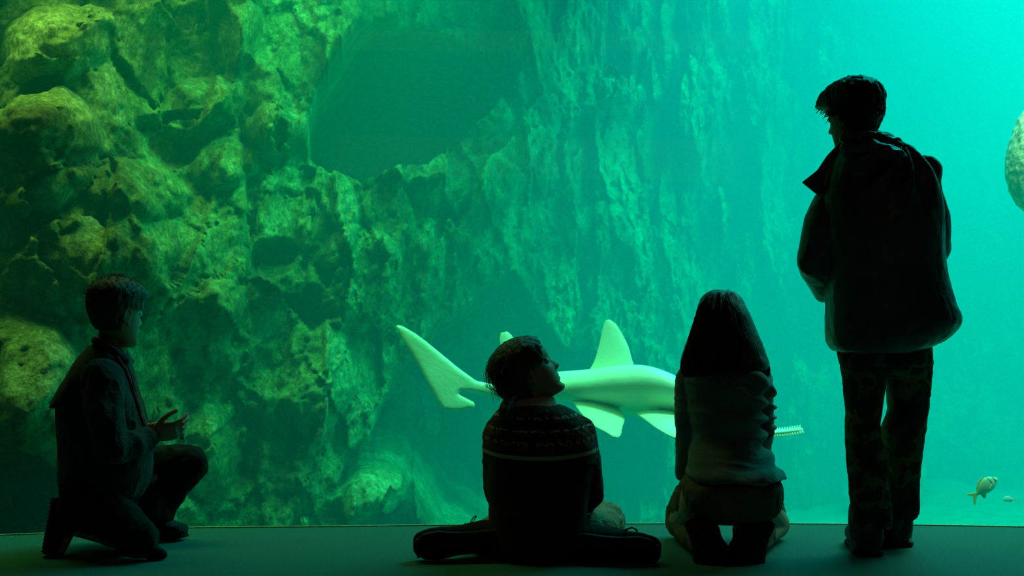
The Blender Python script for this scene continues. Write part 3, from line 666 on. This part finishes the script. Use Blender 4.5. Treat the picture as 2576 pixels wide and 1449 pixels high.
hand(bm, P(2104, 738, 4.81), (.8, .5, -.1), (0, 1, .2), 1, .5); hand(bm, P(2284, 732, 4.81), (-.8, .5, -.1), (0, 1, .2), -1, .5)
limb(bm, [(P(2184, 910, 4.61), .070), (P(2174, 1110, 4.58), .045), (P(2192, 1330, 4.60), .030), (P(2186, 1385, 4.66), .03)])
limb(bm, [(P(2275, 910, 4.62), .070), (P(2272, 1110, 4.66), .045), (P(2264, 1310, 4.76), .030), (P(2264, 1366, 4.82), .03)])
finish(bm, 'body', m_skin, te, voxel=.0042, smooth=3); eyes(te, Mt)
bm = bmesh.new()
def regt(p):
    if p.z > .045: return 1
    if p.y < .035 and p.z > .0: return 1
    if p.y < .0 and p.z > -.05: return 1
    if p.y < -.03 and p.z > -.09: return 1
    return 0
hairshell(bm, Mt, regt, lambda p: .014+.006*max(0, min(1, p.z/.1))+.012*max(0, min(1, (p.y-.02)/.05))*(p.z > .04), 9, .006)
rnd = random.Random(12)
for i in range(900):
    t = rnd.uniform(0, 2*PI); ph = rnd.uniform(0, 1.9); v = Vector((math.sin(ph)*math.cos(t), math.sin(ph)*math.sin(t), math.cos(ph)))
    p = Vector((v.x*.080, -.008+v.y*.104, .022+v.z*.098))
    if regt(p) < 1: continue
    d = Vector((rnd.uniform(-.6, .6), .7+rnd.uniform(-.5, .5), -.5+rnd.uniform(-.4, .4))).normalized()
    strand(bm, [Mt @ p, Mt @ (p+v*.010+d*.012), Mt @ (p+v*.010+d*.034)], .0028)
finish(bm, 'hair', m_hair('black_brown_hair', (.020, .014, .010)), te)
m_tj = mat('dark_waxed_jacket', (.060, .070, .064), .40, (.038, .046, .042), 8, .4, 40, .5)
bm = bmesh.new()
rows(bm, [(342, 2122, 2220, 4.61, .070), (362, 2108, 2250, 4.61, .085), (388, 2098, 2292, 4.60, .11), (420, 2090, 2322, 4.60, .135), (460, 2074, 2345, 4.60, .155), (520, 2062, 2362, 4.60, .165), (600, 2066, 2366, 4.60, .17), (690, 2078, 2376, 4.60, .17),
          (760, 2084, 2392, 4.60, .18), (800, 2084, 2405, 4.60, .185), (835, 2085, 2388, 4.60, .185), (862, 2088, 2342, 4.60, .175), (880, 2100, 2290, 4.60, .16)], e=2.5)
limb(bm, [(P(2116, 486, 4.60), .070), (P(2080, 570, 4.60), .078), (P(2056, 655, 4.61), .070), (P(2022, 662, 4.62), .024)])
limb(bm, [(P(2056, 655, 4.61), .070), (P(2080, 715, 4.70), .056), (P(2098, 735, 4.78), .042)])
limb(bm, [(P(2022, 662, 4.62), .022), (P(2068, 738, 4.70), .025)])
limb(bm, [(P(2310, 455, 4.60), .078), (P(2334, 545, 4.62), .072), (P(2340, 620, 4.65), .066), (P(2310, 700, 4.76), .052), (P(2292, 728, 4.80), .042)])
def tfold(co, no):
    h = folds(.007, (7, 7, 5), 21)(co, no)+folds(.003, (20, 20, 12), 23)(co, no)
    c0 = P(2275, 370, 4.5); dx = co[:, 0]-c0.x; dz = co[:, 2]-c0.z
    ang = np.arctan2(dx, -dz+.02); r_ = np.hypot(dx, dz)
    return h+.017*np.exp(-((r_-.09)/.11)**2)*np.sin(ang*11+r_*12)*(co[:, 1] < 4.68)
tjk = finish(bm, 'jacket', m_tj, te, voxel=.0055, smooth=3, disp=tfold)
bm = bmesh.new()      # stand-up collar and hood bunched on the shoulders
limb(bm, [(P(2122, 348, 4.54), .016), (P(2160, 342, 4.51), .018), (P(2205, 344, 4.54), .020), (P(2236, 352, 4.60), .020), (P(2226, 352, 4.68), .018), (P(2160, 358, 4.70), .016)], 14)
limb(bm, [(P(2215, 352, 4.53), .024), (P(2248, 366, 4.53), .028), (P(2280, 384, 4.54), .026), (P(2306, 408, 4.56), .024), (P(2322, 436, 4.58), .020)], 14)
limb(bm, [(P(2130, 372, 4.52), .022), (P(2190, 372, 4.49), .026), (P(2250, 392, 4.48), .028), (P(2290, 430, 4.50), .024)], 14)
finish(bm, 'hood', m_tj, tjk, voxel=.004, smooth=4, disp=folds(.007, (30, 30, 30), 8))
bm = bmesh.new()      # open lapel pointing out to the left
slab(bm, [(2118, 352), (2080, 392), (2056, 428), (2017, 459), (2058, 492), (2085, 470), (2120, 440)], 4.58, .009)
finish(bm, 'lapel', m_tj, tjk, voxel=.004, smooth=2)
# camouflage trousers
m_cam = bpy.data.materials.new('camouflage_cloth'); m_cam.use_nodes = True; nt = m_cam.node_tree; b = nt.nodes['Principled BSDF']; b.inputs['Roughness'].default_value = .9; b.inputs['Specular IOR Level'].default_value = .15
tc = nt.nodes.new('ShaderNodeTexCoord')
n1 = N(9, 3, .5); cr = ramp(n1.outputs['Fac'], [(0, (.022, .020, .014)), (.44, (.030, .042, .018)), (.52, (.10, .12, .05)), (.60, (.04, .028, .018))]); cr.color_ramp.interpolation = 'CONSTANT'
nt.links.new(cr.outputs[0], b.inputs['Base Color'])
bm = bmesh.new()
rows(bm, [(850, 2106, 2338, 4.61, .12), (890, 2112, 2340, 4.61, .125), (920, 2118, 2338, 4.61, .12), (945, 2140, 2320, 4.61, .09)])
rows(bm, [(900, 2114, 2226, 4.60, .10), (960, 2126, 2217, 4.59, .092), (1030, 2130, 2212, 4.585, .082), (1080, 2130, 2210, 4.58, .076), (1150, 2132, 2224, 4.575, .072), (1230, 2140, 2234, 4.57, .070), (1290, 2144, 2240, 4.565, .070), (1326, 2144, 2236, 4.56, .070)])
rows(bm, [(900, 2224, 2340, 4.62, .10), (960, 2236, 2337, 4.63, .092), (1030, 2235, 2330, 4.65, .082), (1080, 2220, 2324, 4.67, .078), (1150, 2226, 2316, 4.69, .074), (1230, 2230, 2308, 4.71, .072), (1285, 2232, 2306, 4.72, .072), (1302, 2236, 2298, 4.72, .068)])
finish(bm, 'trousers', m_cam, te, voxel=.0055, smooth=3, disp=folds(.0065, (18, 18, 13), 31))
m_boot = mat('black_leather', (.022, .021, .020), .5, (.015, .014, .013), 30, .3, 80, .4)
for (cx_, hy, d_, dx_) in ((2188, 1404, 4.535, .05), (2264, 1380, 4.70, .05)):
    h_ = P(cx_, 0, d_); h_.z = 0.0; h_.y += .02
    bt = shoe(te, h_, h_+Vector((dx_, .27, 0)), (0, 0, 1), m_boot, m_sole, name='boot', wd=.066, ht=.09)
    bm = bmesh.new(); r_ = .056
    limb(bm, [(h_+Vector((0, .048, .07)), r_), (h_+Vector((0, .042, .15)), r_*.96)])
    finish(bm, 'ankle_shaft', m_boot, bt, voxel=.005, smooth=2, disp=folds(.002, (40, 40, 60), 3))
# ------------------------------------------------------------------ sawfish
m_saw = mat('pale_sawfish_skin', (.78, .84, .60), .45, (.66, .74, .5), 6, .15, 60, .5)
DF = 6.75
def yshift(px): return DF+(px-1500)*-.0002
sf = thing('sawfish', 'large pale sawfish with a toothed snout swimming behind the girls', 'fish', P(1500, 990, DF))
def ring_px(px, py, hh, hd, d=None, tilt=0.0):
    d = d or yshift(px); return (P(px, py, d), Vector((0, 0, hh*d/F)), Vector((0, hd, hd*tilt)))
bm = bmesh.new()
loft(bm, smooth_ring([ring_px(1150, 968, 7, .012), ring_px(1185, 974, 13, .03), ring_px(1240, 984, 17, .05), ring_px(1320, 978, 28, .09), ring_px(1400, 972, 36, .13), ring_px(1470, 974, 44, .17, tilt=-.1), ring_px(1550, 978, 56, .22, tilt=-.18), ring_px(1620, 988, 63, .26, tilt=-.25),
    ring_px(1690, 1006, 54, .29, tilt=-.25), ring_px(1770, 1034, 38, .26, tilt=-.22), ring_px(1840, 1060, 25, .17, tilt=-.15), ring_px(1890, 1076, 14, .09), ring_px(1915, 1083, 9, .045)], 5), 48, 2.1)
finish(bm, 'body', m_saw, sf, voxel=.012, smooth=3)
def fin(name, pairs, thick, d0=DF):
    """(leading x, y, distance, trailing x, y, distance) rows from root to tip"""
    bm = bmesh.new(); R = []
    A = smooth_rows(pairs, 5)
    for i, a in enumerate(A):
        p, q_ = P(a[0], a[1], a[2]), P(a[3], a[4], a[5]); ax = (p-q_)/2
        up = (P(*A[min(i+1, len(A)-1)][:3])-P(*A[max(i-1, 0)][:3])); n = ax.cross(up)
        n = n.normalized() if n.length > 1e-9 else Vector((0, 1, 0))
        R.append(((p+q_)/2, ax, n*thick*(1-.8*i/(len(A)-1))))
    loft(bm, R, 28, 1.7); return finish(bm, name, m_saw, sf)
fin('dorsal_fin', [(1600, 935, DF, 1475, 940, DF), (1590, 905, DF, 1492, 915, DF), (1580, 870, DF, 1504, 880, DF), (1562, 835, DF, 1512, 845, DF), (1548, 814, DF, 1518, 820, DF), (1532, 804, DF, 1524, 806, DF)], .030)
fin('dorsal_fin', [(1345, 955, DF, 1255, 965, DF), (1325, 915, DF, 1260, 925, DF), (1305, 880, DF, 1260, 885, DF), (1290, 848, DF, 1257, 855, DF), (1276, 834, DF, 1260, 838, DF)], .022)
bm = bmesh.new()
slab(bm, [(994, 816), (1012, 820), (1045, 839), (1073, 860), (1101, 883), (1152, 925), (1199, 959), (1245, 967), (1250, 996), (1185, 984), (1142, 984), (1167, 998), (1197, 1014), (1194, 1026), (1152, 1034), (1114, 1030), (1098, 1003), (1070, 952), (1043, 901), (1012, 854)], DF, .024)
finish(bm, 'caudal_fin', m_saw, sf, voxel=.009, smooth=7)
fin('pelvic_fin', [(1560, 1030, DF-.1, 1440, 1010, DF-.1), (1572, 1052, DF-.2, 1466, 1046, DF-.2), (1566, 1075, DF-.28, 1495, 1072, DF-.28), (1562, 1094, DF-.34, 1525, 1088, DF-.34), (1554, 1102, DF-.36, 1540, 1100, DF-.36)], .022)
fin('pectoral_fin', [(1740, 1045, DF-.2, 1600, 1040, DF-.2), (1745, 1065, DF-.34, 1625, 1058, DF-.34), (1740, 1085, DF-.46, 1652, 1078, DF-.46), (1730, 1100, DF-.55, 1685, 1097, DF-.55), (1720, 1106, DF-.58, 1706, 1104, DF-.58)], .028)
bm = bmesh.new()
loft(bm, smooth_ring([ring_px(1890, 1081, 7, .06), ring_px(1930, 1088, 6, .04), ring_px(1975, 1085, 5, .036), ring_px(2010, 1081, 4.5, .032), ring_px(2018, 1079, 3, .02)]), 20, 3)
saw = finish(bm, 'rostrum', m_saw, sf)
bm = bmesh.new()
for k in range(17):
    px = 1912+k*6.4; py = np.interp(px, [1890, 1930, 1975, 2018], [1082, 1089, 1086, 1080]); c_ = P(px, py, yshift(px))
    for s in (-1, 1):
        d_ = Vector((.25, s*.75, -.62 if s < 0 else .55)).normalized(); L_ = .022
        M_ = Matrix.Translation(c_+Vector((0, s*.026, -.004*(-s)))+d_*L_*.5) @ d_.to_track_quat('Z', 'Y').to_matrix().to_4x4()
        bm = bmesh.new(); bmesh.ops.create_cone(bm, cap_ends=True, segments=6, radius1=.0065, radius2=.0030, depth=L_, matrix=M_)
        finish(bm, 'tooth', m_saw, saw)
# ------------------------------------------------------------------ small reef fish
m_yf = bpy.data.materials.new('yellow_barred_scales'); m_yf.use_nodes = True; nt = m_yf.node_tree; b = nt.nodes['Principled BSDF']; b.inputs['Roughness'].default_value = .45
tc = nt.nodes.new('ShaderNodeTexCoord'); sx = nt.nodes.new('ShaderNodeSeparateXYZ'); nt.links.new(tc.outputs['Object'], sx.inputs[0])
m_fin = mat('yellow_fin', (1.0, .62, .05), .5, (.9, .8, .2), 30)
bar_m = mat('black_bar', (.02, .03, .01), .6)
def reef_fish(px, py, d, length, ang, label, body_m, fin_m, bars, yaw=.2):
    """built along local +x (nose) and turned; length in metres"""
    root = thing('reef_fish', label, 'fish', P(px, py, d)); root['_o'] = (0, 0, 0)
    root.rotation_euler = (0, -ang, yaw); L = length
    bm = bmesh.new()
    R = [(Vector((x*L, 0, z*L)), Vector((0, 0, h*L)), Vector((0, h*.42*L, 0))) for x, z, h in ((-.36, 0, .035), (-.30, .0, .05), (-.20, .01, .12), (-.08, .015, .19), (.06, .02, .225), (.18, .015, .215), (.30, .0, .165), (.38, -.015, .11), (.44, -.03, .06), (.47, -.035, .02))]
    loft(bm, smooth_ring(R), 28, 2.1); bd = finish(bm, 'body', body_m, root)
    def flat(name, pts, th=.012):
        bm = bmesh.new(); a = [bm.verts.new((x*L, th*L, z*L)) for x, z in pts]; c_ = [bm.verts.new((x*L, -th*L, z*L)) for x, z in pts]
        bm.faces.new(a); bm.faces.new(list(reversed(c_)))
        for k in range(len(pts)): bm.faces.new((a[k], c_[k], c_[(k+1) % len(pts)], a[(k+1) % len(pts)]))
        return finish(bm, name, fin_m, root, shade=False)
    flat('tail_fin', [(-.30, .035), (-.42, .10), (-.56, .20), (-.60, .19), (-.50, .05), (-.46, .0), (-.50, -.06), (-.58, -.20), (-.54, -.21), (-.42, -.10), (-.30, -.035)])
    flat('dorsal_fin', [(.20, .20), (.12, .28), (.0, .285), (-.12, .24), (-.24, .15), (-.27, .07), (-.1, .15), (.05, .2)])
    flat('anal_fin', [(-.06, -.15), (-.16, -.26), (-.22, -.24), (-.24, -.08), (-.18, -.06)])
    if bars:
        for s in (-1, 1):
            bm = bmesh.new(); limb(bm, [(Vector((.16*L, s*.088*L, -.01*L)), .012*L), (Vector((.10*L, s*.105*L, -.06*L)), .022*L), (Vector((.03*L, s*.10*L, -.09*L)), .010*L)], 10)
            finish(bm, 'pectoral_fin', fin_m, root)
            bm = bmesh.new(); sphere(bm, Vector((.36*L, s*.048*L, .02*L)), .018*L)
            finish(bm, 'eye', bar_m, root)
        # two dark bars hugging the flanks
        for x0, zt, zb in ((.19, .215, .03), (.345, .12, -.06)):
            for s in (-1, 1):
                bm = bmesh.new(); pts = []
                for k in range(8):
                    z_ = zt+(zb-zt)*k/7; x_ = x0+.03*k/7; h_ = np.interp(x_, [.06, .18, .30, .38, .44], [.225, .215, .165, .11, .06]); cz = np.interp(x_, [.06, .30, .44], [.02, .0, -.03])
                    y_ = .42*h_*math.sqrt(max(0, 1-((z_-cz)/h_)**2)); pts.append((Vector((x_*L, s*y_*L, z_*L)), .012*L))
                limb(bm, pts, 8); finish(bm, 'dark_bar', bar_m, root)
    return root
cr = ramp(mth('ADD', mth('MULTIPLY', sx.outputs['X'], 3.0), .5), [(.15, (.75, .62, .12)), (.45, (.62, .72, .45)), (.8, (.85, .95, .75))])
nt.links.new(cr.outputs[0], b.inputs['Base Color'])
reef_fish(2478, 1226, 6.3, .158, .62, 'yellow and silver fish with two dark head bars swimming at lower right', m_yf, m_fin, True)
m_pf = mat('pale_scales', (.75, .95, .9), .4, (.6, .8, .75), 20)
reef_fish(2538, 1256, 6.8, .064, .02, 'tiny pale fish beside the yellow fish at lower right', m_pf, m_pf, False, yaw=PI-.2)
# speckled large fish entering at the right edge
m_gp = mat('speckled_fish_skin', (.34, .42, .30), .8, (.80, .85, .50), 30, .5, 90, .2, lo=.42, hi=.62)
gr = thing('grouper', 'large speckled fish cut off by the right edge', 'fish', P(2660, 415, 6.6))
bm = bmesh.new()
D_ = 6.6
def gring(px, py, hh, hd): return (P(px, py, D_), Vector((0, 0, hh*D_/F)), Vector((0, hd, 0)))
loft(bm, smooth_ring([gring(2536, 432, 10, .02), gring(2541, 425, 45, .06), gring(2552, 416, 82, .10), gring(2575, 405, 122, .14), gring(2620, 400, 150, .18), gring(2700, 400, 165, .21), gring(2800, 405, 150, .19), gring(2900, 410, 105, .13), gring(2980, 412, 60, .06), gring(3010, 412, 45, .04)]), 48)
finish(bm, 'body', m_gp, gr, voxel=.010, smooth=3, disp=folds(.008, (25, 25, 25), 3))
for nm_, pr in (('dorsal_fin', [(2640, 270, D_, 2900, 330, D_), (2670, 235, D_, 2910, 300, D_), (2720, 215, D_, 2905, 280, D_)]), ('tail_fin', [(2995, 370, D_, 2995, 455, D_), (3050, 330, D_, 3050, 495, D_), (3090, 320, D_, 3090, 505, D_)]), ('pectoral_fin', [(2680, 430, D_-.18, 2680, 480, D_-.18), (2720, 440, D_-.26, 2730, 520, D_-.26), (2760, 470, D_-.3, 2765, 520, D_-.3)])):
    bm = bmesh.new(); A = smooth_rows(pr, 4); loft(bm, [((P(*a[:3])+P(*a[3:]))/2, (P(*a[:3])-P(*a[3:]))/2, Vector((0, .012, 0))) for a in A], 24, 1.8); finish(bm, nm_, m_gp, gr)
for s in (-1, 1):
    bm = bmesh.new(); sphere(bm, P(2590, 350, D_)+Vector((0, s*.12, 0)), .022); finish(bm, 'eye', m_cloth_dark, gr)
for o in list(bpy.data.objects):
    if '_o' in o: del o['_o']
